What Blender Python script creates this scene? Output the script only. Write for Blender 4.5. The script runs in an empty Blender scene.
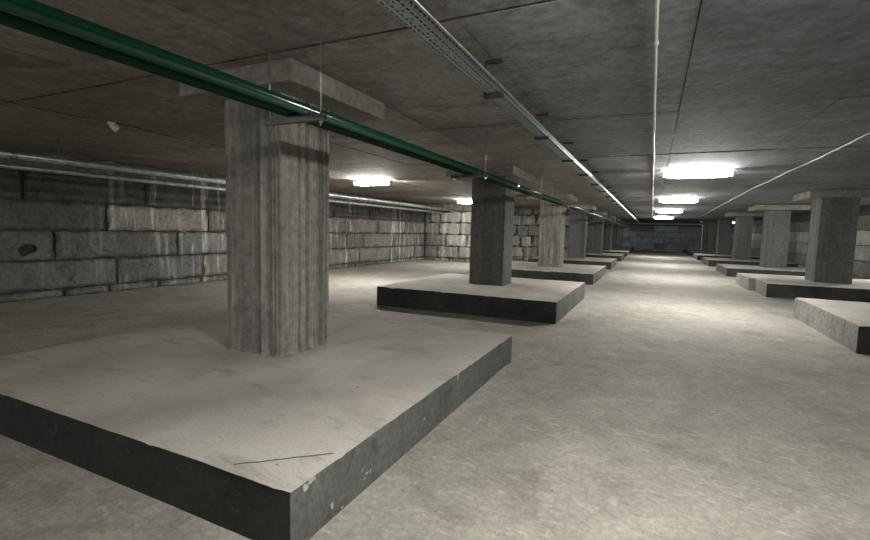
import bpy, bmesh, math, random
from mathutils import Vector, Matrix, noise
R_ = random.Random(7)
C = bpy.context.scene.collection
PI = math.pi

# ------------------------------------------------------------------ materials
def new_mat(name):
    m = bpy.data.materials.new(name); m.use_nodes = True
    nt = m.node_tree; b = nt.nodes['Principled BSDF']
    return m, nt, b

def N(nt, t, **kw):
    n = nt.nodes.new(t)
    for k, v in kw.items(): setattr(n, k, v)
    return n

def noise_tex(nt, vec, scale, detail=6, rough=.6, stretch=None, dist=0.0):
    if stretch:
        mp = N(nt, 'ShaderNodeMapping'); mp.inputs['Scale'].default_value = stretch
        nt.links.new(vec, mp.inputs['Vector']); vec = mp.outputs['Vector']
    t = N(nt, 'ShaderNodeTexNoise'); t.inputs['Scale'].default_value = scale
    t.inputs['Detail'].default_value = detail; t.inputs['Roughness'].default_value = rough
    t.inputs['Distortion'].default_value = dist
    nt.links.new(vec, t.inputs['Vector']); return t.outputs['Fac']

def ramp(nt, fac, stops):
    r = N(nt, 'ShaderNodeValToRGB'); e = r.color_ramp.elements
    while len(e) < len(stops): e.new(.5)
    for i, (p, c) in enumerate(stops):
        e[i].position = p
        e[i].color = (c, c, c, 1) if isinstance(c, (int, float)) else (*c, 1)
    nt.links.new(fac, r.inputs['Fac']); return r.outputs['Color']

def mix(nt, a, b, fac, mode='MIX'):
    m = N(nt, 'ShaderNodeMix', data_type='RGBA', blend_type=mode)
    for s, v in ((6, a), (7, b)):
        if isinstance(v, tuple): m.inputs[s].default_value = (*v, 1)
        else: nt.links.new(v, m.inputs[s])
    if isinstance(fac, float): m.inputs[0].default_value = fac
    else: nt.links.new(fac, m.inputs[0])
    return m.outputs[2]

def bump(nt, b, h, strength, dist=.035):
    bp = N(nt, 'ShaderNodeBump'); bp.inputs['Strength'].default_value = strength
    bp.inputs['Distance'].default_value = dist
    nt.links.new(h, bp.inputs['Height']); nt.links.new(bp.outputs['Normal'], b.inputs['Normal'])

def concrete(name, lo, hi, rough=.85, big=.7, fine=18, bstr=.5, stain=None, stain_r=(.55, .72),
             streak=None, streak_col=(.55, .54, .5), streak_r=(.6, .75), tone=False, stretch=None, spec=.25,
             pits=True, blotch=False, lines=None, specks=False, light=None, light_r=(.6, .72)):
    m, nt, b = new_mat(name)
    geo = N(nt, 'ShaderNodeNewGeometry'); v = geo.outputs['Position']
    f1 = noise_tex(nt, v, big, 8, .62, stretch)
    col = ramp(nt, f1, [(.3, lo), (.7, hi)])
    f2 = noise_tex(nt, v, fine, 5, .7)
    col = mix(nt, col, ramp(nt, f2, [(.3, .62), (.7, 1.25)]), 1.0, 'MULTIPLY')
    if stain:
        f3 = noise_tex(nt, v, big*1.9+.3, 9, .68, stretch, .6)
        col = mix(nt, col, stain, ramp(nt, f3, [(stain_r[0], 0.), (stain_r[1], .85)]))
    if blotch:
        f9 = noise_tex(nt, v, 3.2, 10, .8, None, .8)
        col = mix(nt, col, ramp(nt, f9, [(.34, .72), (.5, 1.), (.66, 1.3)]), 1.0, 'MULTIPLY')
        f10 = noise_tex(nt, v, 1.7, 9, .75, (1.6, .5, 1), 1.5)
        col = mix(nt, col, (.06, .052, .045), ramp(nt, f10, [(.62, 0.), (.7, .5)]))
    for lx, lw in (lines or []):
        sx = N(nt, 'ShaderNodeSeparateXYZ'); nt.links.new(v, sx.inputs[0])
        wob = noise_tex(nt, v, 1.1, 6, .6)
        ad = N(nt, 'ShaderNodeMath', operation='MULTIPLY_ADD'); nt.links.new(wob, ad.inputs[0]); ad.inputs[1].default_value = .5; nt.links.new(sx.outputs[0], ad.inputs[2])
        sb = N(nt, 'ShaderNodeMath', operation='SUBTRACT'); nt.links.new(ad.outputs[0], sb.inputs[0]); sb.inputs[1].default_value = lx+.25
        ab = N(nt, 'ShaderNodeMath', operation='ABSOLUTE'); nt.links.new(sb.outputs[0], ab.inputs[0])
        col = mix(nt, col, (.03, .026, .022), ramp(nt, ab.outputs[0], [(lw*.5, .8), (lw, 0.)]))
    if specks:
        f8 = noise_tex(nt, v, 11, 2, .5)
        col = mix(nt, col, (.5, .49, .46), ramp(nt, f8, [(.70, 0.), (.72, .8)]))
    if light:
        f5 = noise_tex(nt, v, big*3.1+.7, 9, .7, stretch, .4)
        col = mix(nt, col, light, ramp(nt, f5, [(light_r[0], 0.), (light_r[1], .8)]))
    if streak:
        f4 = noise_tex(nt, v, streak, 3, .55, (1, 1, .06))
        f6 = noise_tex(nt, v, .33, 2, .5, (1, 1, .25))
        f7 = noise_tex(nt, v, 9, 4, .6, (1, 1, .35))
        s = mix(nt, ramp(nt, f4, [(streak_r[0], 0.), (streak_r[1], 1.)]), ramp(nt, f6, [(.38, 0.), (.55, 1.)]), 1.0, 'MULTIPLY')
        s = mix(nt, s, ramp(nt, f7, [(.35, .25), (.6, 1.)]), 1.0, 'MULTIPLY')
        col = mix(nt, col, streak_col, s)
    if tone:
        a = N(nt, 'ShaderNodeAttribute', attribute_name='tone')
        col = mix(nt, col, a.outputs['Color'], 1.0, 'MULTIPLY')
    nt.links.new(col, b.inputs['Base Color'])
    b.inputs['Roughness'].default_value = rough
    b.inputs['Specular IOR Level'].default_value = spec
    h = mix(nt, ramp(nt, f2, [(0, 0.), (1, 1.)]), ramp(nt, noise_tex(nt, v, 60, 3, .6), [(0, 0.), (1, 1.)]), .4)
    if pits:
        vo = N(nt, 'ShaderNodeTexVoronoi'); vo.inputs['Scale'].default_value = 9; nt.links.new(v, vo.inputs['Vector'])
        h = mix(nt, h, ramp(nt, vo.outputs['Distance'], [(.04, 0.), (.1, 1.)]), .25)
    bump(nt, b, h, bstr)
    return m

def metal(name, col, rough=.35, metallic=1.0, var=.3, fine=25, spec=.5, coat=0):
    m, nt, b = new_mat(name)
    geo = N(nt, 'ShaderNodeNewGeometry'); v = geo.outputs['Position']
    f = noise_tex(nt, v, fine, 4, .6)
    lo = tuple(c*(1-var) for c in col); hi = tuple(min(1, c*(1+var*.5)) for c in col)
    nt.links.new(ramp(nt, f, [(.3, lo), (.7, hi)]), b.inputs['Base Color'])
    nt.links.new(ramp(nt, f, [(.2, rough*.8), (.8, min(1, rough*1.25))]), b.inputs['Roughness'])
    b.inputs['Metallic'].default_value = metallic
    b.inputs['Specular IOR Level'].default_value = spec
    b.inputs['Coat Weight'].default_value = coat; b.inputs['Coat Roughness'].default_value = .15
    return m

def emit(name, col, strength):
    m, nt, b = new_mat(name)
    geo = N(nt, 'ShaderNodeNewGeometry')
    f = noise_tex(nt, geo.outputs['Position'], 30, 2, .5)
    nt.links.new(ramp(nt, f, [(0, tuple(c*.97 for c in col)), (1, col)]), b.inputs['Emission Color'])
    b.inputs['Emission Strength'].default_value = strength
    b.inputs['Base Color'].default_value = (.8, .8, .8, 1)
    return m

def floor_mat():
    m, nt, b = new_mat('dusty_floor_concrete')
    v = N(nt, 'ShaderNodeNewGeometry').outputs['Position']
    f1 = noise_tex(nt, v, .55, 9, .66, None, .3)
    col = ramp(nt, f1, [(.3, (.29, .272, .235)), (.5, (.372, .353, .308)), (.72, (.44, .42, .37))])
    f2 = noise_tex(nt, v, 3.6, 10, .78, (1, .8, 1), .2)
    col = mix(nt, col, ramp(nt, f2, [(.35, .82), (.62, 1.08)]), 1.0, 'MULTIPLY')
    f3 = noise_tex(nt, v, 1.1, 8, .7, None, 1.2)
    col = mix(nt, col, (.17, .145, .125), ramp(nt, f3, [(.5, 0.), (.72, .6)]))
    f5 = noise_tex(nt, v, 5, 9, .75, (.8, 1.6, 1), 1.5)
    col = mix(nt, col, (.6, .57, .51), ramp(nt, f5, [(.54, 0.), (.68, .65)]))
    f4 = noise_tex(nt, v, 26, 8, .8)
    col = mix(nt, col, ramp(nt, f4, [(.3, .62), (.7, 1.28)]), 1.0, 'MULTIPLY')
    vo = N(nt, 'ShaderNodeTexVoronoi'); vo.inputs['Scale'].default_value = 3.3; nt.links.new(v, vo.inputs['Vector'])
    col = mix(nt, col, (.08, .07, .06), ramp(nt, vo.outputs['Distance'], [(.018, .8), (.03, 0.)]))
    nt.links.new(col, b.inputs['Base Color'])
    b.inputs['Roughness'].default_value = .8; b.inputs['Specular IOR Level'].default_value = .3
    fb = noise_tex(nt, v, 9, 10, .75, (.8, 1.2, 1), .3)
    h = mix(nt, ramp(nt, f4, [(0, 0.), (1, 1.)]), ramp(nt, fb, [(.3, 0.), (.7, 1.)]), .72)
    bump(nt, b, h, .6, .04)
    return m

M = {}
M['floor'] = floor_mat()
M['ceiling'] = concrete('ceiling_concrete', (.155, .143, .13), (.27, .262, .25), big=.45, fine=11, bstr=.9,
                        stain=(.10, .09, .08), light=(.34, .335, .325), light_r=(.56, .74), tone=True, stretch=(.9, 1.1, 1), blotch=True, lines=[(-7.1, .045), (-4.3, .012)])
M['block'] = concrete('foundation_block_concrete', (.15, .148, .138), (.27, .265, .245), big=1.3, fine=14, bstr=.7,
                      stain=(.055, .052, .047), stain_r=(.56, .7), streak=8.0, streak_col=(.72, .71, .67), streak_r=(.53, .64), tone=True)
M['blockfront'] = concrete('pale_block_concrete', (.26, .25, .225), (.42, .405, .37), big=1.3, fine=10, bstr=.8,
                      stain=(.09, .083, .072), stain_r=(.58, .7), streak=5.0, streak_col=(.68, .67, .62), streak_r=(.52, .65), tone=True)
M['rightblock'] = concrete('right_wall_block_concrete', (.28, .275, .255), (.44, .43, .4), big=1.1, fine=9, bstr=.7,
                      stain=(.14, .13, .115), tone=True)
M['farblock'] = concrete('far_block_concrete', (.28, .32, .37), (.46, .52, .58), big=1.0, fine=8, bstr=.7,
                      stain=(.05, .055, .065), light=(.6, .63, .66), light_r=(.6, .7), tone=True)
M['mortar'] = concrete('dark_mortar', (.035, .032, .028), (.12, .112, .1), big=3, fine=30, bstr=.8, pits=False)
M['pillar'] = concrete('board_formed_concrete', (.17, .167, .153), (.30, .292, .268), big=1.6, fine=12, bstr=.6,
                       stain=(.085, .08, .073), streak=13.0, streak_col=(.44, .43, .4), streak_r=(.5, .68), stretch=(1, 1, .25), tone=True)
M['pillardark'] = concrete('grey_pillar_concrete', (.085, .088, .084), (.145, .147, .14), big=1.2, fine=14, bstr=.5,
                       stain=(.055, .055, .05), stretch=(1, 1, .3), tone=True)
M['cap'] = concrete('capital_concrete', (.175, .167, .15), (.285, .272, .246), big=2, fine=12, bstr=.5,
                       stain=(.11, .1, .088), stain_r=(.6, .75))
M['side'] = concrete('plinth_side_concrete', (.082, .084, .078), (.155, .157, .148), big=1.6, fine=22, bstr=.4,
                     stain=(.03, .03, .028), light=(.3, .295, .275), light_r=(.66, .74), spec=.35, rough=.7, specks=True)
M['front'] = concrete('shaded_plinth_front', (.018, .018, .017), (.05, .05, .047), big=1.8, fine=18, bstr=.4,
                     light=(.12, .118, .11), light_r=(.6, .74), spec=.3, rough=.75)  # shade of the unlit viewer-facing plinth sides put into the colour
M['sidepale'] = concrete('pale_plinth_side', (.17, .168, .155), (.3, .29, .265), big=1.6, fine=22, bstr=.5,
                     stain=(.09, .085, .075), light=(.42, .4, .36), light_r=(.62, .74))
def plinth_top():
    m, nt, b = new_mat('dusty_plinth_top')
    v = N(nt, 'ShaderNodeNewGeometry').outputs['Position']
    f1 = noise_tex(nt, v, .9, 8, .6, (1, .6, 1), .4)
    col = ramp(nt, f1, [(.3, (.31, .285, .25)), (.5, (.45, .425, .38)), (.7, (.56, .535, .485))])
    f2 = noise_tex(nt, v, 2.2, 9, .7, (.5, 1.6, 1), .9)
    col = mix(nt, col, (.2, .182, .158), ramp(nt, f2, [(.54, 0.), (.72, .7)]))
    f4 = noise_tex(nt, v, 50, 5, .7)
    col = mix(nt, col, ramp(nt, f4, [(.3, .84), (.7, 1.1)]), 1.0, 'MULTIPLY')
    vo = N(nt, 'ShaderNodeTexVoronoi'); vo.inputs['Scale'].default_value = 2.1; nt.links.new(v, vo.inputs['Vector'])
    col = mix(nt, col, (.07, .06, .05), ramp(nt, vo.outputs['Distance'], [(.022, .85), (.035, 0.)]))
    nt.links.new(col, b.inputs['Base Color'])
    b.inputs['Roughness'].default_value = .85; b.inputs['Specular IOR Level'].default_value = .25
    fb = noise_tex(nt, v, 6, 10, .7, (.8, 1.3, 1), .3)
    h = mix(nt, ramp(nt, f4, [(0, 0.), (1, 1.)]), ramp(nt, fb, [(.3, 0.), (.7, 1.)]), .75)
    bump(nt, b, h, .4, .03)
    return m
M['top'] = plinth_top()
M['crack'] = concrete('crack_mortar', (.1, .09, .08), (.18, .17, .15), fine=40, pits=False)
M['galv'] = metal('galvanised_steel', (.42, .46, .47), .34, 1.0, .25, 30)
M['galvdull'] = metal('dull_galvanised_steel', (.34, .40, .40), .55, .35, .25, 40)
M['foil'] = metal('bright_galvanised_pipe', (.75, .77, .78), .32, .9, .35, 8)
M['green'] = metal('green_pipe_paint', (.003, .055, .027), .16, 0.0, .1, 3, spec=.7, coat=.15)
M['greenshade'] = metal('green_pipe_paint_shaded', (.002, .04, .02), .45, 0.0, .1, 3, spec=.2)  # darker, duller copy of the green; shade on the rear pipe put in
M['dark'] = metal('dark_steel', (.13, .13, .13), .5, .5, .3, 30)
M['blacksteel'] = metal('black_bracket_steel', (.025, .026, .028), .6, .2, .2, 20, spec=.3)
M['black'] = metal('hole_blackout_black', (.02, .02, .02), .8, 0.0, .2, 20, spec=.1)
M['rod'] = metal('zinc_rod', (.5, .5, .48), .4, .9, .3, 60)
M['white'] = metal('white_plastic', (.72, .72, .69), .5, 0.0, .1, 15)
M['lampbody'] = metal('lamp_housing_plastic', (.5, .5, .48), .5, 0.0, .1, 15)
M['lamp'] = emit('lamp_diffuser_glow', (1.0, .975, .92), 42)
M['lampsmall'] = emit('small_lamp_glow', (.95, .97, 1.0), 12)
M['oldlamp'] = metal('grey_white_plastic', (.6, .6, .56), .4, 0.0, .1, 15)

# ------------------------------------------------------------------ helpers
def link(name, bm, mats, parent=None, smooth=False, loc=None):
    me = bpy.data.meshes.new(name)
    bmesh.ops.recalc_face_normals(bm, faces=bm.faces)
    bm.to_mesh(me); bm.free()
    for m in (mats if isinstance(mats, (list, tuple)) else [mats]): me.materials.append(m)
    if smooth:
        for p in me.polygons: p.use_smooth = True
    o = bpy.data.objects.new(name, me); C.objects.link(o)
    if parent:
        o.parent = parent
        o.matrix_parent_inverse = Matrix.Translation(parent.location).inverted()
    return o

def tag(o, label, cat, group=None):
    o['label'] = label; o['category'] = cat
    if group: o['group'] = group
    return o

def empty(name, loc, label, cat, group=None):
    o = bpy.data.objects.new(name, None); C.objects.link(o); o.location = loc
    o.empty_display_size = .1
    return tag(o, label, cat, group)

def box(bm, x0, x1, y0, y1, z0, z1, bev=0, segs=1, mi=0):
    r = bmesh.ops.create_cube(bm, size=1)
    vs = r['verts']
    for v in vs:
        v.co = Vector(((x0+x1)/2+v.co.x*(x1-x0), (y0+y1)/2+v.co.y*(y1-y0), (z0+z1)/2+v.co.z*(z1-z0)))
    fs = set(f for v in vs for f in v.link_faces)
    for f in fs: f.material_index = mi
    if bev:
        es = list(set(e for v in vs for e in v.link_edges))
        bmesh.ops.bevel(bm, geom=es, offset=bev, segments=segs, affect='EDGES', profile=.5)

def tube(bm, p0, p1, r, seg=16, r2=None, caps=True):
    p0, p1 = Vector(p0), Vector(p1); d = p1-p0
    q = d.to_track_quat('Z', 'Y').to_matrix().to_4x4()
    bmesh.ops.create_cone(bm, cap_ends=caps, segments=seg, radius1=r, radius2=r if r2 is None else r2, depth=d.length,
                          matrix=Matrix.Translation((p0+p1)/2) @ q)

def path_tube(bm, pts, r, seg=8):
    rings = []
    n = len(pts)
    for i, p in enumerate(pts):
        p = Vector(p)
        d = (Vector(pts[min(i+1, n-1)])-Vector(pts[max(i-1, 0)])).normalized()
        q = d.to_track_quat('Z', 'Y')
        rings.append([bm.verts.new(p+q @ Vector((r*math.cos(2*PI*k/seg), r*math.sin(2*PI*k/seg), 0))) for k in range(seg)])
    for a, b in zip(rings, rings[1:]):
        for k in range(seg): bm.faces.new((a[k], a[(k+1) % seg], b[(k+1) % seg], b[k]))
    bm.faces.new(rings[0]); bm.faces.new(rings[-1][::-1])

def struct(name, bm, mats, **k):
    o = link(name, bm, mats, **k); o['kind'] = 'structure'; return o

# ------------------------------------------------------------------ camera
cam = bpy.data.cameras.new('camera'); co = bpy.data.objects.new('camera', cam); C.objects.link(co)
H = 1.6
Rm = Matrix(((0.90372378, -0.0590187, 0.42402845), (0.42741298, 0.06764105, -0.90152251), (0.02452496, 0.99596259, 0.08635418)))
co.matrix_world = Matrix.Translation((0, 0, H)) @ Rm.to_4x4()
cam.sensor_width = 36; cam.lens = 36*459.8/870; cam.clip_end = 200; cam.clip_start = .05
bpy.context.scene.camera = co

# ------------------------------------------------------------------ setting
CZ = 3.0
XL, XR, YB, YF = -11.5, 7.6, -6.0, 54.0
bm = bmesh.new(); box(bm, XL-.6, XR+.3, YB, YF+.3, -.25, 0)
struct('floor', bm, M['floor'])

def set_tone(bm, faces, lay, c):
    for f in faces:
        for l in f.loops: l[lay] = (*c, 1)

bm = bmesh.new(); lay = bm.loops.layers.float_color.new('tone')
xs = [XL-.4, -9.9, -7.0, -4.9, -2.9, -1.27, .18, 1.6, 4.3, XR+.2]
ys = [YB] + [-.1+3.03*i for i in range(-1, 18)] + [YF+.3]
rr = random.Random(3)
for i in range(len(xs)-1):
    for j in range(len(ys)-1):
        old = set(bm.faces)
        cx, cy = (xs[i]+xs[i+1])/2, (ys[j]+ys[j+1])/2
        dz = rr.uniform(0, .006) if -7.1 < cx else rr.uniform(0, .01)
        g = .02 if i in (1, 2) else .007
        box(bm, xs[i]+g*.5, xs[i+1]-g*.5, ys[j]+.018, ys[j+1]-.018, CZ+dz, CZ+.2+dz*.1)
        t = rr.uniform(.88, 1.1)
        w = min(1, max(0, (.5-cx)/4.5)); c = (t*(.82+.47*w), t*(.91+.3*w), t*(1.04+.05*w))
        set_tone(bm, set(bm.faces)-old, lay, c)
old = set(bm.faces); box(bm, XL-.5, XR+.3, YB-.1, YF+.3, CZ+.06, CZ+.26); set_tone(bm, set(bm.faces)-old, lay, (.12, .11, .1))
struct('ceiling', bm, M['ceiling'])

ZC = [.17, .78, 1.40, 2.01, 2.60, 3.0]
def block_wall(name, p0, p1, mat, seed, rows=None, lens=(2.38, 1.18, .88), wlen=(.6, .25, .15), tones=(.7, 1.15), special=None, rough=.012, fine_blocks=False, hole=None):
    """wall face from p0 to p1 (2D), blocks stick out to the left of direction p0->p1"""
    rnd = random.Random(seed)
    p0, p1 = Vector((*p0, 0)), Vector((*p1, 0)); d = p1-p0; L = d.length; d.normalize(); n = Vector((d.y, -d.x, 0))
    bm = bmesh.new(); lay = bm.loops.layers.float_color.new('tone')
    def lbox(a, b, z0, z1, out, mi, tone, bev):
        old = set(bm.faces); oldv = set(bm.verts)
        fine = bev and fine_blocks
        if fine:
            here = hole and a < hole[0] < b and z0 < hole[1] < z1
            nu, nz = max(3, int((b-a)/(.025 if here else .09))), 26 if here else 7
            G = [[bm.verts.new((a+(b-a)*i/nu, out, z0+(z1-z0)*k/nz)) for k in range(nz+1)] for i in range(nu+1)]
            for i in range(nu):
                for k in range(nz): bm.faces.new((G[i][k], G[i+1][k], G[i+1][k+1], G[i][k+1]))
            rim = [G[i][0] for i in range(nu+1)]+[G[nu][k] for k in range(1, nz+1)]+[G[i][nz] for i in range(nu-1, -1, -1)]+[G[0][k] for k in range(nz-1, 0, -1)]
            back = [bm.verts.new((v.co.x, -.3, v.co.z)) for v in rim]
            for i in range(len(rim)):
                k = (i+1) % len(rim); bm.faces.new((rim[i], back[i], back[k], rim[k]))
            bm.faces.new(back)
        else: box(bm, a, b, -.3, out, z0, z1, bev, 2 if bev else 1)
        for v in set(bm.verts)-oldv:
            q = v.co.copy()
            edge = fine and q.y > -.1 and (min(q.x-a, b-q.x) < .02 or min(q.z-z0, z1-q.z) < .02)
            if fine and q.y > -.1:
                w0 = p0+d*q.x; w0.z = q.z
                if edge:
                    er = max(0, noise.noise(w0*4.1+Vector((seed, 2, 0)))+.25)*rough*2.2
                    v.co.y -= .01+er*.5
                    if q.x-a < .02: v.co.x += er
                    if b-q.x < .02: v.co.x -= er
                    if q.z-z0 < .02: v.co.z += er*.8
                    if z1-q.z < .02: v.co.z -= er*.8
                    q = v.co.copy()
                elif hole and math.hypot((q.x-hole[0])/1.35, q.z-hole[1]) < .1*(1+.7*noise.noise(w0*7)):
                    v.co.y -= .13+.03*noise.noise(w0*20); q = v.co.copy()   # knocked-out hole
                else: v.co.y += noise.noise(w0*2.5)*.012; q = v.co.copy()
            w = p0+d*q.x+n*q.y; w.z = q.z
            if bev:
                k = noise.noise(w*3.1+Vector((seed, 0, 0)))*rough
                w += n*k+d*noise.noise(w*4.7)*rough+Vector((0, 0, noise.noise(w*5.3)*rough*1.2))
            v.co = w
        fs = set(bm.faces)-old
        for f in fs: f.material_index = mi
        set_tone(bm, fs, lay, tone)
        if fine:
            for f in fs:
                for l in f.loops:
                    c = l.vert.co
                    q = (c-p0); u = q.dot(d)
                    m = min(u-a, b-u, c.z-z0, z1-c.z)
                    k = 1 if m > .07 else ((.6 if seed == 4 else .75)+(.4 if seed == 4 else .25)*max(0, min(1, m/.09+.9*noise.noise(c*5+Vector((0, seed, 0))))))
                    l[lay] = (tone[0]*k, tone[1]*k, tone[2]*k, 1)
    lbox(0, L, 0, CZ+.02, -.035, 1, (1, 1, 1), 0)
    z = 0
    for r, zt in enumerate(ZC):
        x = -rnd.uniform(0, 2.0); cuts = []
        if rows and r in rows: cuts = rows[r]
        else:
            while x < L:
                cuts.append(x); x += rnd.choices(lens, wlen)[0]
            cuts.append(x)
        for a, b in zip(cuts, cuts[1:]):
            a2, b2 = max(a, 0), min(b, L)
            if b2-a2 < .12: continue
            t = rnd.uniform(*tones); w = rnd.uniform(-.03, .03)
            if special:
                s = special(r, (a+b)/2)
                if s: t = s
            if r == 5: t *= .42  # shadow band below the ceiling put into the top course tone
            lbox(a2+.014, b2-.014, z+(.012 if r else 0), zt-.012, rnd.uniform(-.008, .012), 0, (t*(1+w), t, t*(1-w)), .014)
        z = zt
    return struct(name, bm, [mat, M['mortar']])

# left wall: distance along the wall is Y - YB
yl = lambda y: y-YB
rowsL = {3: [yl(v) for v in (-6, -4, -1.2, 1.2, 3.7, 6.3, 8.92, 11.2, 13.6, 15.1, 17.5, 19.9, 22)],
         2: [yl(v) for v in (-6, -4, -2.1, .3, 2.7, 5.28, 8.0, 10.4, 12.8, 15.2, 16.4, 18.8, 22)],
         1: [yl(v) for v in (-6, -4, -.9, 1.5, 3.9, 6.5, 8.75, 11.3, 13.7, 16.1, 18.5, 20.9, 22)],
         4: [yl(v) for v in (-6, -4, -2.4, 0, 2.4, 4.8, 7.2, 9.6, 12, 14.4, 16.8, 19.2, 22)]}
def spL(r, x):
    y = x+YB
    if r == 3 and 6.3 < y < 8.9: return 1.5
    if r == 3 and y < 6.3: return .62
    if r == 2 and y < 8: return 1.0
    if r == 4: return .7
wl = block_wall('wall_left', (-11.4, YB), (-11.0, 22.1), M['block'], 4, rows=rowsL, special=spL, tones=(.9, 1.25), rough=.022, fine_blocks=True, hole=(yl(4.83), 1.03))
def spF(r, x):
    if r == 5: return 1.2
block_wall('wall_front', (-11.0, 22.0), (-8.0, 22.0), M['blockfront'], 11, lens=(1.18, .88, .58), wlen=(.5, .3, .3), tones=(.6, 1.1), rough=.03, special=spF, fine_blocks=True)
block_wall('wall_recess', (-8.0, 22.0), (-8.0, 26.4), M['blockfront'], 12, lens=(1.18, .88, .58), tones=(.6, 1.1), rough=.03)
block_wall('wall_inner', (-8.0, 26.4), (-3.95, 26.4), M['blockfront'], 17, lens=(.88, 1.18, .7), wlen=(.4, .3, .4), tones=(.7, 1.25), rough=.045, special=spF, fine_blocks=True)
block_wall('wall_inner_end', (-3.95, 26.4), (-3.95, 26.9), M['blockfront'], 13, tones=(.6, .9))
block_wall('wall_left_far', (-11.0, 26.9), (-11.0, YF), M['farblock'], 14)
block_wall('wall_back', (-11.0, YF), (XR, YF), M['farblock'], 15, tones=(.5, 1.2), rough=.03)
def spR(r, x):
    return {3: 1.25, 2: .95, 1: .65, 4: .6, 0: .6, 5: .6}[r]*(.9+.2*((x*7.3) % 1))
block_wall('wall_right', (XR, YF), (XR, YB), M['rightblock'], 16, tones=(.6, 1.3), rough=.03, special=spR)
bm = bmesh.new(); box(bm, XL-.5, XR+.3, YB-.3, YB, 0, CZ+.02)
struct('wall_rear', bm, M['block'])

# ------------------------------------------------------------------ plinths
def plinth(poly_cells, z1, label, group, step=.12, sides='side', amp=.006, chips=.02, seed=0):
    """poly_cells: list of (x0,x1,y0,y1) rectangles sharing edges along y"""
    x0 = min(c[0] for c in poly_cells); y0 = min(c[2] for c in poly_cells)
    bm = bmesh.new()
    def axis(vals, s):
        vals = sorted(set(vals)); out = []
        for a, b in zip(vals, vals[1:]):
            k = max(1, round((b-a)/s)); out += [a+(b-a)*i/k for i in range(k)]
        return out+[vals[-1]]
    X = axis([v for c in poly_cells for v in c[:2]], step); Y = axis([v for c in poly_cells for v in c[2:]], step)
    inside = lambda x, y: any(c[0] < x < c[1] and c[2] < y < c[3] for c in poly_cells)
    vt = {}
    def V(i, j, lev):
        k = (i, j, lev)
        if k not in vt:
            x, y = X[i], Y[j]
            z = (0, z1*.5, z1-.02, z1)[lev]
            vt[k] = bm.verts.new((x, y, z))
        return vt[k]
    cell = lambda i, j: 0 <= i < len(X)-1 and 0 <= j < len(Y)-1 and inside((X[i]+X[i+1])/2, (Y[j]+Y[j+1])/2)
    for i in range(len(X)-1):
        for j in range(len(Y)-1):
            if not cell(i, j): continue
            f = bm.faces.new((V(i, j, 3), V(i+1, j, 3), V(i+1, j+1, 3), V(i, j+1, 3))); f.material_index = 0
            f = bm.faces.new((V(i, j, 0), V(i, j+1, 0), V(i+1, j+1, 0), V(i+1, j, 0))); f.material_index = 1
            for (di, dj, a, b) in ((-1, 0, (i, j), (i, j+1)), (1, 0, (i+1, j), (i+1, j+1)), (0, -1, (i, j), (i+1, j)), (0, 1, (i, j+1), (i+1, j+1))):
                if not cell(i+di, j+dj):
                    for l in range(3):
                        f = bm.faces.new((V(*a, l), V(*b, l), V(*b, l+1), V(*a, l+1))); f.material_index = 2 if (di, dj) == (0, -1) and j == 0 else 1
    bm.normal_update()
    for (i, j, lev), v in vt.items():
        p = v.co.copy()
        edge = not (cell(i, j) and cell(i-1, j) and cell(i, j-1) and cell(i-1, j-1))
        if lev == 3:
            v.co.z += noise.noise(p*1.3+Vector((seed, 0, 0)))*amp
            if edge:
                h = noise.noise(p*11+Vector((0, seed, 0)))
                v.co.z -= .004+max(0, h-.2)*chips*1.5
                v.co += Vector((noise.noise(p*5), noise.noise(p*5+Vector((9, 0, 0))), 0))*.004
        elif edge and lev:
            v.co += Vector((noise.noise(p*2), noise.noise(p*2+Vector((9, 0, 0))), 0))*.008
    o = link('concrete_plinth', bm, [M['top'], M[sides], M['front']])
    tag(o, label, 'plinth', group)
    return o

GL = 'low concrete plinths under the left row of pillars'
GR = 'low concrete plinths along the right side of the aisle'
PZ = .34
p1 = plinth([(-5.4, -1.49, 1.61, 5.45)], PZ, 'nearest wide low concrete plinth, carrying the ribbed pillar at left', GL, .05, chips=.014)
plinth([(-5.17, -1.46, 8.15, 11.9)], .40, 'second plinth on the left side, with dark shaded front face, just beyond the nearest one', GL, .08, seed=1)
plinth([(-5.5, -1.63, 15.25, 19.7)], PZ, 'third plinth on the left side, behind the shaded-front one', GL, seed=2)
plinth([(-5.5, -1.66, 22.4, 26.1)], PZ, 'fourth plinth on the left side, level with the end of the pale block wall', GL, seed=3)
plinth([(-5.5, -1.64, 29.6, 33.6)], PZ, 'fifth plinth on the left side of the aisle', GL, seed=4)
plinth([(-5.5, -1.66, 36.6, 40.4)], PZ, 'sixth plinth on the left side of the aisle, third from the far end', GL, seed=5)
plinth([(-5.5, -1.68, 43.4, 47.0)], PZ, 'second last plinth on the left side before the dark back wall', GL, seed=6)
plinth([(-5.5, -1.70, 49.6, 52.8)], PZ, 'last small plinth at far left end of the aisle by the back wall', GL, seed=7)
plinth([(2.71, 6.5, 8.38, 11.62)], .41, 'nearest right-hand plinth with pale side, cut off by the photo edge', GR, .08, 'sidepale', seed=8)
plinth([(2.88, 6.6, 15.12, 16.75), (2.73, 6.6, 16.75, 19.0)], .38, 'right-hand plinth with stepped side under the nearest right pillar', GR, .1, 'sidepale', seed=9)
plinth([(2.83, 6.8, 22.2, 25.6)], PZ, 'third plinth on the right side of the aisle, under the second right pillar', GR, seed=10)
plinth([(2.83, 6.8, 29.2, 33.0)], PZ, 'fourth plinth on the right side, under the third right pillar', GR, seed=11)
plinth([(2.83, 6.8, 36.2, 40.0)], PZ, 'fifth plinth on the right side of the aisle, with dark shaded front', GR, seed=12)
plinth([(2.83, 6.8, 43.2, 46.8)], PZ, 'second last plinth on the right side of the aisle', GR, seed=13)
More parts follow.
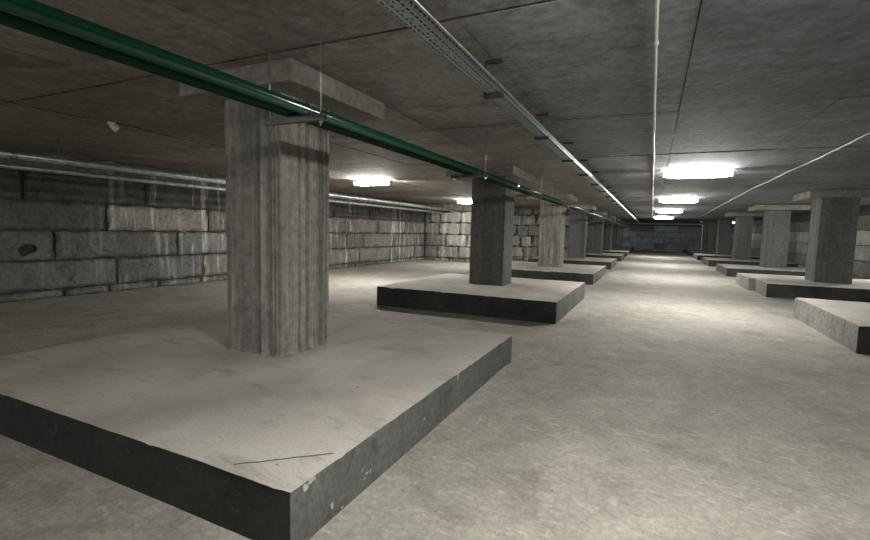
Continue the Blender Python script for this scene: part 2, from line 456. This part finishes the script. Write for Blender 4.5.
plinth([(2.83, 6.8, 50.0, 53.0)], PZ, 'last plinth at far right end of the aisle by the back wall', GR, seed=14)
# rough mortar fillets along the foot of the nearest plinth
def fillet(a, b, out, w):
    a, b, out = Vector((*a, 0)), Vector((*b, 0)), Vector((*out, 0)); n = int((b-a).length/.05)
    bm = bmesh.new(); rows = []
    for i in range(n+1):
        p = a+(b-a)*i/n
        k = .75+noise.noise(p*1.3)*.6+noise.noise(p*12)*.2; k = max(.3, k)
        taper = min(1, i/4, (n-i)/4)+.02
        ww = w*k*taper; h = (.016+.006*k)*taper
        rows.append([bm.verts.new(p+out*x+Vector((0, 0, z))) for x, z in ((-.02, -.01), (-.02, h), (ww*.5, h*.55), (ww, h*.25+.002), (ww+.012, -.01))])
    for r, q in zip(rows, rows[1:]):
        for j in range(4): bm.faces.new((r[j], r[j+1], q[j+1], q[j]))
        bm.faces.new((r[4], r[0], q[0], q[4]))
    bm.faces.new(rows[0]); bm.faces.new(rows[-1][::-1])
    link('mortar_fillet', bm, M['floor'], p1)
fillet((-1.485, 1.62), (-1.485, 5.4), (1, 0), .26)
fillet((-5.3, 1.615), (-1.5, 1.615), (0, -1), .13)
# scored crack near the corner of the nearest plinth
bm = bmesh.new()
cp = [Vector((-1.82+i*.055*1.15-.0, 1.84+.016*i+noise.noise(Vector((i*.7, 0, 0)))*.012, PZ+.001)) for i in range(10)]
cp = [Vector((-1.93+.048*i, 1.665+.043*i+noise.noise(Vector((i*.7, 0, 0)))*.012, PZ+.0015)) for i in range(9)]
path_tube(bm, cp, .0028, 5)
link('crack', bm, M['crack'], p1)

# ------------------------------------------------------------------ pillars
def pillar(x0, x1, y0, y1, label, group, z0=PZ, ztop=2.82, cap=None, mat='pillar', ds=.02, ridge=.006, heavy=False, nz=24, seed=0, flare=.03):
    rnd = random.Random(100+seed)
    root = empty('concrete_pillar', ((x0+x1)/2, (y0+y1)/2, z0), label, 'pillar', group)
    pts = []      # (x,y,nx,ny,side,t)
    def side(ax, ay, bx, by, nx, ny, s):
        L = math.hypot(bx-ax, by-ay); k = int(L/ds)
        for i in range(k): pts.append((ax+(bx-ax)*i/k, ay+(by-ay)*i/k, nx, ny, s, i/k))
    side(x0, y0, x1, y0, 0, -1, 'front'); side(x1, y0, x1, y1, 1, 0, 'right'); side(x1, y1, x0, y1, 0, 1, 'back'); side(x0, y1, x0, y0, -1, 0, 'left')
    offs = []; cur = 0; left = 0
    for p in pts:
        if left <= 0:
            wide = not heavy or (p[4] == 'front' and p[5] < .62) or p[4] in ('back', 'left')
            left = rnd.randint(3, 7) if wide else rnd.randint(1, 3)
            cur = rnd.uniform(-1, 1)*ridge*(.9 if not heavy else .45 if wide else 1.3 if pts[len(offs)][4] == 'front' else 4.5) + (0 if wide else ridge*.8)
        offs.append(cur); left -= 1
    if heavy:   # protruding lip at the near right corner
        for i, p in enumerate(pts):
            if p[4] == 'front' and .66 < p[5] < .74: offs[i] += .016
    bm = bmesh.new(); rings = []; tl = bm.verts.layers.float_color.new('tone')
    amp = ridge*(4.5 if heavy else 1)
    for k in range(nz+1):
        t = k/nz; z = z0+(ztop-z0)*t
        if k == 1: z = z0+.03
        ring = []
        for (x, y, nx, ny, s, u), o in zip(pts, offs):
            e = o*(1+.5*noise.noise(Vector((x*9, y*9, z*1.7+seed))))+noise.noise(Vector((x*4, y*4, z*4)))*.004
            if k == 0: e += flare*(.5+noise.noise(Vector((x*11, y*11, seed))))
            cxn = Vector((nx, ny, 0))
            if u == 0: cxn = Vector((x-(x0+x1)/2, y-(y0+y1)/2, 0)).normalized()
            vv = bm.verts.new((x+cxn.x*e, y+cxn.y*e, z))
            strong = heavy and (s == 'right' or (s == 'front' and u > .6))
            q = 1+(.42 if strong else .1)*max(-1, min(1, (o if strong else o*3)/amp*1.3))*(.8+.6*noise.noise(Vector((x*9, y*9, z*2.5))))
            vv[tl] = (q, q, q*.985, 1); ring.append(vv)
        rings.append(ring)
    n = len(pts)
    for a, b in zip(rings, rings[1:]):
        for i in range(n): bm.faces.new((a[i], a[(i+1) % n], b[(i+1) % n], b[i]))
    bm.faces.new(rings[-1]); bm.faces.new(rings[0][::-1])
    link('shaft', bm, M[mat], root)
    if cap:
        bm = bmesh.new(); box(bm, *cap, ztop, CZ+.004, .008, 2)
        for v in bm.verts: v.co += Vector((noise.noise(v.co*2), noise.noise(v.co*2+Vector((5, 0, 0))), 0))*.012
        link('capital', bm, M['cap'], root)
    return root
GP = 'square pillars in the left row'
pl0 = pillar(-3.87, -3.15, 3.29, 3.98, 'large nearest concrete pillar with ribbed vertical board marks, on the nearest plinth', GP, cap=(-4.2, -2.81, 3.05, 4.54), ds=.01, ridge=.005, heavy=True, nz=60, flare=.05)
pillar(-3.75, -2.965, 9.84, 10.54, 'second pillar of the left row, wide dark grey, on the shaded-front plinth', GP, z0=.40, cap=(-4.3, -2.75, 9.6, 11.6), mat='pillardark', seed=1)
pillar(-3.88, -3.08, 17.4, 18.2, 'third pillar of the left row, in front of the pale block wall', GP, cap=(-4.3, -2.75, 17.0, 18.8), seed=2)
pillar(-3.9, -3.1, 24.2, 25.0, 'fourth pillar of the left row, at the end of the pale block wall', GP, cap=(-4.3, -2.75, 23.8, 25.4), mat='pillardark', seed=3)
pillar(-3.75, -2.95, 31.2, 32.0, 'fifth pillar of the left row, grey, just right of the far small lamp', GP, mat='pillardark', cap=(-4.3, -2.75, 30.8, 32.4), seed=4)
pillar(-3.75, -2.95, 38.1, 38.9, 'sixth pillar of the left row, partly hidden by the fifth', GP, mat='pillardark', cap=(-4.3, -2.75, 37.8, 39.4), seed=5)
pillar(-3.75, -2.95, 45.1, 45.9, 'seventh pillar of the left row, partly hidden by the sixth', GP, mat='pillardark', cap=(-4.3, -2.75, 44.8, 46.4), seed=6)
pillar(-3.65, -2.85, 51.0, 51.8, 'last pale pillar of the left row, beside the dark back wall', GP, cap=(-4.3, -2.75, 50.7, 52.1), seed=7)
GQ = 'square pillars in the right row'
pillar(4.28, 5.12, 16.62, 17.55, 'nearest right-hand pillar, dark front and pale left side, at the right photo edge', GQ, z0=.38, ztop=2.80, cap=(4.02, 6.2, 16.75, 18.55), mat='pillardark', seed=8)
pillar(4.44, 5.24, 24.2, 25.1, 'second pillar of the right row, with pale streak on its front', GQ, ztop=2.80, cap=(3.9, 5.8, 23.8, 25.5), mat='pillardark', seed=9)
pillar(4.28, 5.05, 31.2, 32.0, 'third pillar of the right row, plain grey', GQ, ztop=2.80, cap=(3.8, 5.6, 30.8, 32.4), mat='pillardark', seed=10)
pillar(4.2, 5.0, 38.2, 39.1, 'fourth pillar of the right row, dark bluish with thin pale left side', GQ, ztop=2.82, mat='pillardark', seed=11)
pillar(4.2, 5.0, 45.2, 46.1, 'fifth pillar of the right row, partly hidden by the fourth', GQ, ztop=2.8, mat='pillardark', seed=12)
pillar(4.2, 5.0, 51.0, 51.9, 'last pillar of the right row, against the dark back wall', GQ, ztop=CZ-.002, mat='pillardark', seed=13)

# ------------------------------------------------------------------ lamps
def lamp(x, y, label, group, w=1.3, small=False, z=CZ-.035):
    root = empty('ceiling_lamp', (x, y, z), label, 'ceiling lamp', group)
    hw = w/2
    bm = bmesh.new(); box(bm, x-hw, x+hw, y-.06, y+.06, z-.045, z-.003, .012, 2)
    link('housing', bm, M['lampbody'], root)
    for s in (-1, 1):
        bm = bmesh.new(); box(bm, x+s*hw*.7-.02, x+s*hw*.7+.02, y-.03, y+.03, z-.004, CZ+.006, .003); link('mounting_clip', bm, M['lampbody'], root)
    bm = bmesh.new(); n = 10; k = 14
    rows = []
    for i in range(k+1):     # rounded trough
        u = i/k; xx = x-hw+.02+(w-.04)*u
        f = 1-.5*(abs(2*u-1)**12)
        rows.append([bm.verts.new((xx, y-.09*math.cos(PI*j/n)*f, z-.046-(.085*math.sin(PI*j/n)**.7)*f)) for j in range(n+1)])
    for a, b in zip(rows, rows[1:]):
        for j in range(n): bm.faces.new((a[j], a[j+1], b[j+1], b[j]))
        bm.faces.new((a[0], b[0], b[n], a[n]))
    bm.faces.new(rows[0]); bm.faces.new(rows[-1][::-1])
    link('diffuser', bm, M['lamp'] if not small else M['lampsmall'], root, smooth=True)
    for s in (-1, 1):
        bm = bmesh.new(); box(bm, x+s*hw-.018, x+s*hw+.018, y-.094, y+.094, z-.118, z-.004, .01, 2)
        link('end_cap', bm, M['lampbody'], root)
    return root
GA = 'long bright ceiling lamps in a line above the aisle'
lamp(.76, 11.2, 'nearest visible bright ceiling lamp above the aisle, the largest', GA, 1.28)
lamp(.77, 19.35, 'second bright ceiling lamp above the aisle', GA, 1.28)
lamp(.70, 27.8, 'third bright ceiling lamp above the aisle', GA, 1.28)
lamp(.62, 37.6, 'fourth and smallest bright ceiling lamp above the aisle', GA, 1.28)
lamp(.8, 1.3, 'bright ceiling lamp overhead above the aisle, outside the top of the photo', GA, 1.28)
lamp(-6.6, -4.6, 'ceiling lamp in the left bay behind the viewer', 'ceiling lamps in the left bay', 1.2)
lamp(7.0, 19.5, 'ceiling lamp in the right bay beside the right wall, beyond the right photo edge', None, 1.0)
GB = 'ceiling lamps in the left bay'
lamp(-7.35, 11.3, 'bright ceiling lamp in the left bay, right of the ribbed pillar', GB, 1.2)
lamp(-7.7, 19.6, 'round-looking bright lamp left of the second pillar, by the pale block wall', GB, .85)
lamp(-7.3, 48.0, 'tiny lamp far away seen between fourth and fifth left pillars', GB, 1.0, True)
lamp(6.3, 48.0, 'tiny far lamp just left of the third right pillar', 'far right lamps', .7, True)
bm = bmesh.new(); box(bm, 3.75, 3.95, 47.9, 48.0, 2.88, 3.0, .01, 2)
tag(link('junction_box', bm, M['white']), 'tiny white junction box on the ceiling near the far right end of the aisle', 'junction box')

# unlit small socket on the left ceiling
root = empty('lamp_socket', (-7.02, 4.05, CZ), 'small white empty lamp socket on the ceiling at far left, near the top crack', 'lamp socket')
bm = bmesh.new(); tube(bm, (-7.02, 4.05, CZ+.01), (-7.02, 4.05, CZ-.025), .05, 16); link('base', bm, M['oldlamp'], root)
bm = bmesh.new(); tube(bm, (-7.02, 4.05, CZ-.02), (-6.98, 4.1, CZ-.085), .04, 16, .045); link('bulb_holder', bm, M['white'], root, smooth=False)

# ------------------------------------------------------------------ green pipes on hangers
def pipe(name, x, z, r, y0, y1, mat, label, group, cat='pipe', coup=None, cmat=None, seg=24, x1=None):
    root = empty(name, (x, y0, z), label, cat, group)
    x1 = x if x1 is None else x1
    bm = bmesh.new(); tube(bm, (x, y0, z), (x1, y1, z), r, seg)
    link('pipe_body', bm, mat, root, smooth=True)
    for o in C.objects:
        pass
    for yc in coup or []:
        xx = x+(x1-x)*(yc-y0)/(y1-y0)
        bm = bmesh.new(); tube(bm, (xx, yc-.05, z), (xx, yc+.05, z), r*1.13, seg)
        link('coupling', bm, cmat or mat, root, smooth=False)
    return root
GG = 'pair of green pipes hung from the ceiling'
hang = [2.63+3.5*i for i in range(14)]
pipe('green_pipe', -2.28, 2.43, .040, -3.9, 53, M['green'], 'right-hand glossy green pipe of the hanging pair, nearer the aisle', GG, coup=[8.2, 14.2, 20.2, 26.2])
pipe('green_pipe', -2.45, 2.432, .040, -3.9, 53, M['greenshade'], 'left-hand green pipe of the hanging pair, darker, behind the other', GG, coup=[8.5, 14.5, 20.5, 26.5])
hl = ['nearest pipe hanger in front of the ribbed pillar, rods and channel under the green pipes',
      'second pipe hanger holding the green pipes, left of the second pillar top',
      'third pipe hanger holding the green pipes, above the second plinth']
ords = ['fourth', 'fifth', 'sixth', 'seventh', 'eighth', 'ninth', 'tenth', 'eleventh', 'twelfth', 'thirteenth', 'fourteenth']
def make_hanger():
    y = 0
    root = empty('pipe_hanger', (0, 0, 0), hl[0], 'pipe hanger', 'hangers of the green pipes')
    bm = bmesh.new()     # strut channel, open upward
    prof = [(-.021, 2.345), (.021, 2.345), (.021, 2.389), (.018, 2.389), (.018, 2.348), (-.018, 2.348), (-.018, 2.389), (-.021, 2.389)]
    A = [bm.verts.new((-2.66, a, b)) for a, b in prof]; B = [bm.verts.new((-2.11, a, b)) for a, b in prof]
    for k in range(8): bm.faces.new((A[k], A[(k+1) % 8], B[(k+1) % 8], B[k]))
    bm.faces.new(A); bm.faces.new(B[::-1])
    link('strut_channel', bm, M['dark'], root)
    for x in (-2.62, -2.15):
        bm = bmesh.new(); tube(bm, (x, 0, 2.31), (x, 0, CZ+.005), .005, 8); rd = link('threaded_rod', bm, M['rod'], root, smooth=True)
        bm = bmesh.new(); tube(bm, (x, 0, 2.327), (x, 0, 2.345), .014, 6); link('nut', bm, M['rod'], rd)
    for x in (-2.28, -2.45):
        bm = bmesh.new()
        pts = [(x+.045*math.cos(a), 0, 2.43+.045*math.sin(a)) for a in [PI*k/12 for k in range(13)]]
        pts = [(x+.045, 0, 2.37)]+pts+[(x-.045, 0, 2.37)]
        path_tube(bm, pts, .004, 6); link('pipe_clamp', bm, M['dark'], root)
    return root
def copy_tree(o, parent=None):
    c = o.copy(); C.objects.link(c)
    if parent: c.parent = parent
    for ch in list(o.children): copy_tree(ch, c)
    return c
h0 = make_hanger()
for i, y in enumerate(hang):
    o = h0 if i == 0 else copy_tree(h0)
    o.location.y = y
    o['label'] = hl[i] if i < 3 else '%s hanger from the viewer along the green pipes%s' % (ords[i-3], ', the farthest' if i == len(hang)-1 else '')

# ------------------------------------------------------------------ perforated cable tray
TX0, TX1, TZ, TH = -1.32, -1.195, 2.735, .058
root = empty('cable_tray', (TX0, 0, TZ), 'galvanised perforated cable tray running along the ceiling above the aisle edge', 'cable tray')
def strip(bm, n_rows, L0, L1, origin, du, width, pitch, holes, seg_len=None):
    """flat strip with rectangular holes; du: width direction, length along y. holes: list of (u0,u1,len,phase,every)"""
    us = sorted(set([0, width]+[h[0] for h in holes]+[h[1] for h in holes]))
    k = round((L1-L0)/pitch)
    for c in range(k):
        ya = L0+c*pitch
        for a, b in zip(us, us[1:]):
            hs = [h for h in holes if h[0] <= a+1e-6 and h[1] >= b-1e-6 and (c+h[4][1]) % h[4][0] == 0]
            def q(y0, y1):
                vs = [origin+du*a+Vector((0, y0, 0)), origin+du*b+Vector((0, y0, 0)), origin+du*b+Vector((0, y1, 0)), origin+du*a+Vector((0, y1, 0))]
                bm.faces.new([bm.verts.new(v) for v in vs])
            if hs:
                h = hs[0]; s = ya+h[3]*pitch
                if s > ya: q(ya, s)
                q(s+h[2], ya+pitch)
            else: q(ya, ya+pitch)
P = .05
bm = bmesh.new()
strip(bm, 0, -4, 16, Vector((TX0, 0, TZ)), Vector((1, 0, 0)), TX1-TX0, P,
      [(.006, .017, .030, .2, (1, 0)), (.036, .048, .026, .2, (1, 0)), (.062, .076, .026, .4, (2, 1)), (.098, .110, .032, .2, (1, 0))])
def flat(bm, a, b, c, d):
    bm.faces.new([bm.verts.new(v) for v in (a, b, c, d)])
us = [0, .006, .017, .036, .048, .062, .076, .098, .110, TX1-TX0]
for a, b in zip(us, us[1:]): flat(bm, (TX0+a, 16, TZ), (TX0+b, 16, TZ), (TX0+b, 53, TZ), (TX0+a, 53, TZ))
bmesh.ops.remove_doubles(bm, verts=bm.verts, dist=.0004)
link('tray_bottom', bm, M['galvdull'], root)
for x, nm in ((TX0, 'tray_side'), (TX1, 'tray_side')):
    bm = bmesh.new()
    strip(bm, 0, -4, 16, Vector((x, 0, TZ)), Vector((0, 0, 1)), TH, P, [(.022, .036, .024, .3, (1, 0))])
    for a, b in ((0, .022), (.022, .036), (.036, TH)): flat(bm, (x, 16, TZ+a), (x, 16, TZ+b), (x, 53, TZ+b), (x, 53, TZ+a))
    bmesh.ops.remove_doubles(bm, verts=bm.verts, dist=.0004)
    sd = link(nm, bm, M['galvdull'] if x == TX0 else M['galv'], root)
    bm = bmesh.new()
    path_tube(bm, [(x, -3.9, TZ+TH), (x, 53, TZ+TH)], .0045, 8)
    link('rim', bm, M['foil'], sd, smooth=True)
bm = bmesh.new(); box(bm, TX0, TX1, -3.9, 53, TZ+TH-.001, TZ+TH)
link('tray_hole_blackout', bm, M['black'], root)  # unseen black cover added so the tray holes look dark
def make_bracket():
    root = empty('tray_bracket', (0, 0, 0), '', 'bracket', 'brackets holding the cable tray')
    bm = bmesh.new(); x = TX0-.022
    box(bm, x, x+.15, -.02, .02, CZ-.022, CZ+.002, .003); link('ceiling_foot', bm, M['blacksteel'], root)
    bm = bmesh.new(); box(bm, x, x+.012, -.02, .02, TZ-.02, CZ-.008, .002); link('stem', bm, M['blacksteel'], root)
    bm = bmesh.new(); box(bm, x, x+.165, -.02, .02, TZ-.032, TZ-.002, .003); link('support_arm', bm, M['blacksteel'], root)
    return root
b0 = make_bracket()
by = [3.73+1.84*i for i in range(20)]
bl = ['nearest', 'second', 'third', 'fourth', 'fifth', 'sixth', 'seventh', 'eighth', 'ninth', 'tenth', 'eleventh', 'twelfth', 'thirteenth', 'fourteenth', 'fifteenth', 'sixteenth', 'seventeenth', 'eighteenth', 'nineteenth', 'twentieth']
for i, y in enumerate(by):
    o = b0 if i == 0 else copy_tree(b0)
    o.location.y = y
    o['label'] = '%s dark steel bracket under the perforated cable tray, counted from the viewer' % bl[i]

# ------------------------------------------------------------------ pipes on the left and far end
pa = pipe('galvanised_pipe', -9.42, 2.645, .062, -3.9, 21.9, M['foil'], 'upper, thicker shiny pipe running along the left wall', 'two shiny pipes along the left wall', coup=[3.9, 10.2, 16.4], cmat=M['galv'])
pb = pipe('galvanised_pipe', -9.62, 2.475, .041, -3.9, 21.2, M['foil'], 'lower, thinner shiny pipe running along the left wall', 'two shiny pipes along the left wall', coup=[7.1, 13.2], cmat=M['galv'])
def make_ph():
    root = empty('rod_hanger', (0, 0, 0), '', 'pipe hanger', 'rod hangers of the left wall pipes')
    bm = bmesh.new()
    tube(bm, (-9.42, 0, 2.70), (-9.42, 0, CZ+.004), .005, 8); rd = link('rod', bm, M['dark'], root, smooth=True)
    bm = bmesh.new(); path_tube(bm, [(-9.42+.067*math.cos(a), 0, 2.645+.067*math.sin(a)) for a in [2*PI*k/20 for k in range(21)]], .006, 6)
    link('clamp_ring', bm, M['foil'], rd)
    bm = bmesh.new(); tube(bm, (-9.62, 0, 2.511), (-9.62, 0, CZ+.004), .004, 8); rd = link('rod', bm, M['dark'], root, smooth=True)
    bm = bmesh.new(); path_tube(bm, [(-9.62+.045*math.cos(a), 0, 2.475+.045*math.sin(a)) for a in [2*PI*k/20 for k in range(21)]], .005, 6)
    link('clamp_ring', bm, M['foil'], rd)
    return root
ph = make_ph()
pyl = [(4.55, 'at far left edge of the photo'), (7.75, 'just left of the ribbed pillar'), (10.6, 'first one right of the ribbed pillar'), (12.3, 'second right of the ribbed pillar'), (16.6, 'last before the pipe ends')]
for i, (y, t) in enumerate(pyl):
    o = ph if i == 0 else copy_tree(ph)
    o.location.y = y; o['label'] = 'rod hanger of the shiny left pipes, ' + t

root = empty('horizontal_pipe', (-4, 50, 2.68), 'thin pale pipe across the far end of the aisle under the ceiling', 'pipe')
bm = bmesh.new(); path_tube(bm, [(-9, 50.0, 2.68), (4.1, 50.0, 2.76), (4.16, 50.0, 2.72), (4.17, 50.0, .36)], .035, 10); link('pipe_body', bm, M['white'], root)
for x in (-5, -1.5, 1.6):
    bm = bmesh.new(); tube(bm, (x, 50, 2.72), (x, 50, CZ), .008, 6); link('hanger_rod', bm, M['rod'], root)

# ------------------------------------------------------------------ conduits and cables
root = empty('white_conduit', (-.08, 0, CZ-.015), 'straight thin white conduit running along the ceiling to the aisle lamps', 'conduit')
bm = bmesh.new()
pts = [(-.055+.006*noise.noise(Vector((0, y*.6, 0)))-.0016*y, y, CZ-.014-.004*noise.noise(Vector((3, y*.9, 0)))) for y in [-3.9+.35*i for i in range(126)]]
path_tube(bm, pts, .0115, 8); link('conduit_tube', bm, M['white'], root, smooth=True)
for i in range(18):
    y = 1.6+2.2*i
    bm = bmesh.new(); box(bm, -.071-.0016*y, -.039-.0016*y, y-.008, y+.008, CZ-.028, CZ+.004, .003); link('clip', bm, M['white'], root)
bm = bmesh.new()
pts = [(2.44+.03*noise.noise(Vector((0, y*.35, 4)))+max(0, y-16)*.02, y, CZ-.02-.012*abs(math.sin(y*.8))-.012*noise.noise(Vector((1, y*2.3, 0)))) for y in [-3.5+.25*i for i in range(160)]]
path_tube(bm, pts, .0085, 8)
tag(link('white_cable', bm, M['white'], smooth=True), 'wavy white cable sagging slightly along the ceiling at right', 'cable')
bm = bmesh.new()
pts = [(-6.65+.1*i, 11.35+.035*i+.02*math.sin(i*1.7), CZ-.012-.01*abs(math.sin(i))) for i in range(9)]
path_tube(bm, pts, .009, 6)
tag(link('lamp_cable', bm, M['white'], smooth=True), 'short white cable leaving the right end of the left bay lamp', 'cable')

# ------------------------------------------------------------------ world and view
w = bpy.data.worlds.new('world'); bpy.context.scene.world = w; w.use_nodes = True
w.node_tree.nodes['Background'].inputs['Color'].default_value = (0, 0, 0, 1)
sc = bpy.context.scene
sc.view_settings.view_transform = 'Standard'; sc.view_settings.look = 'None'
sc.view_settings.gamma = 1; sc.view_settings.use_curve_mapping = False
sc.view_settings.exposure = 2.8
sc.cycles.diffuse_bounces = 8
sc.cycles.max_bounces = 12
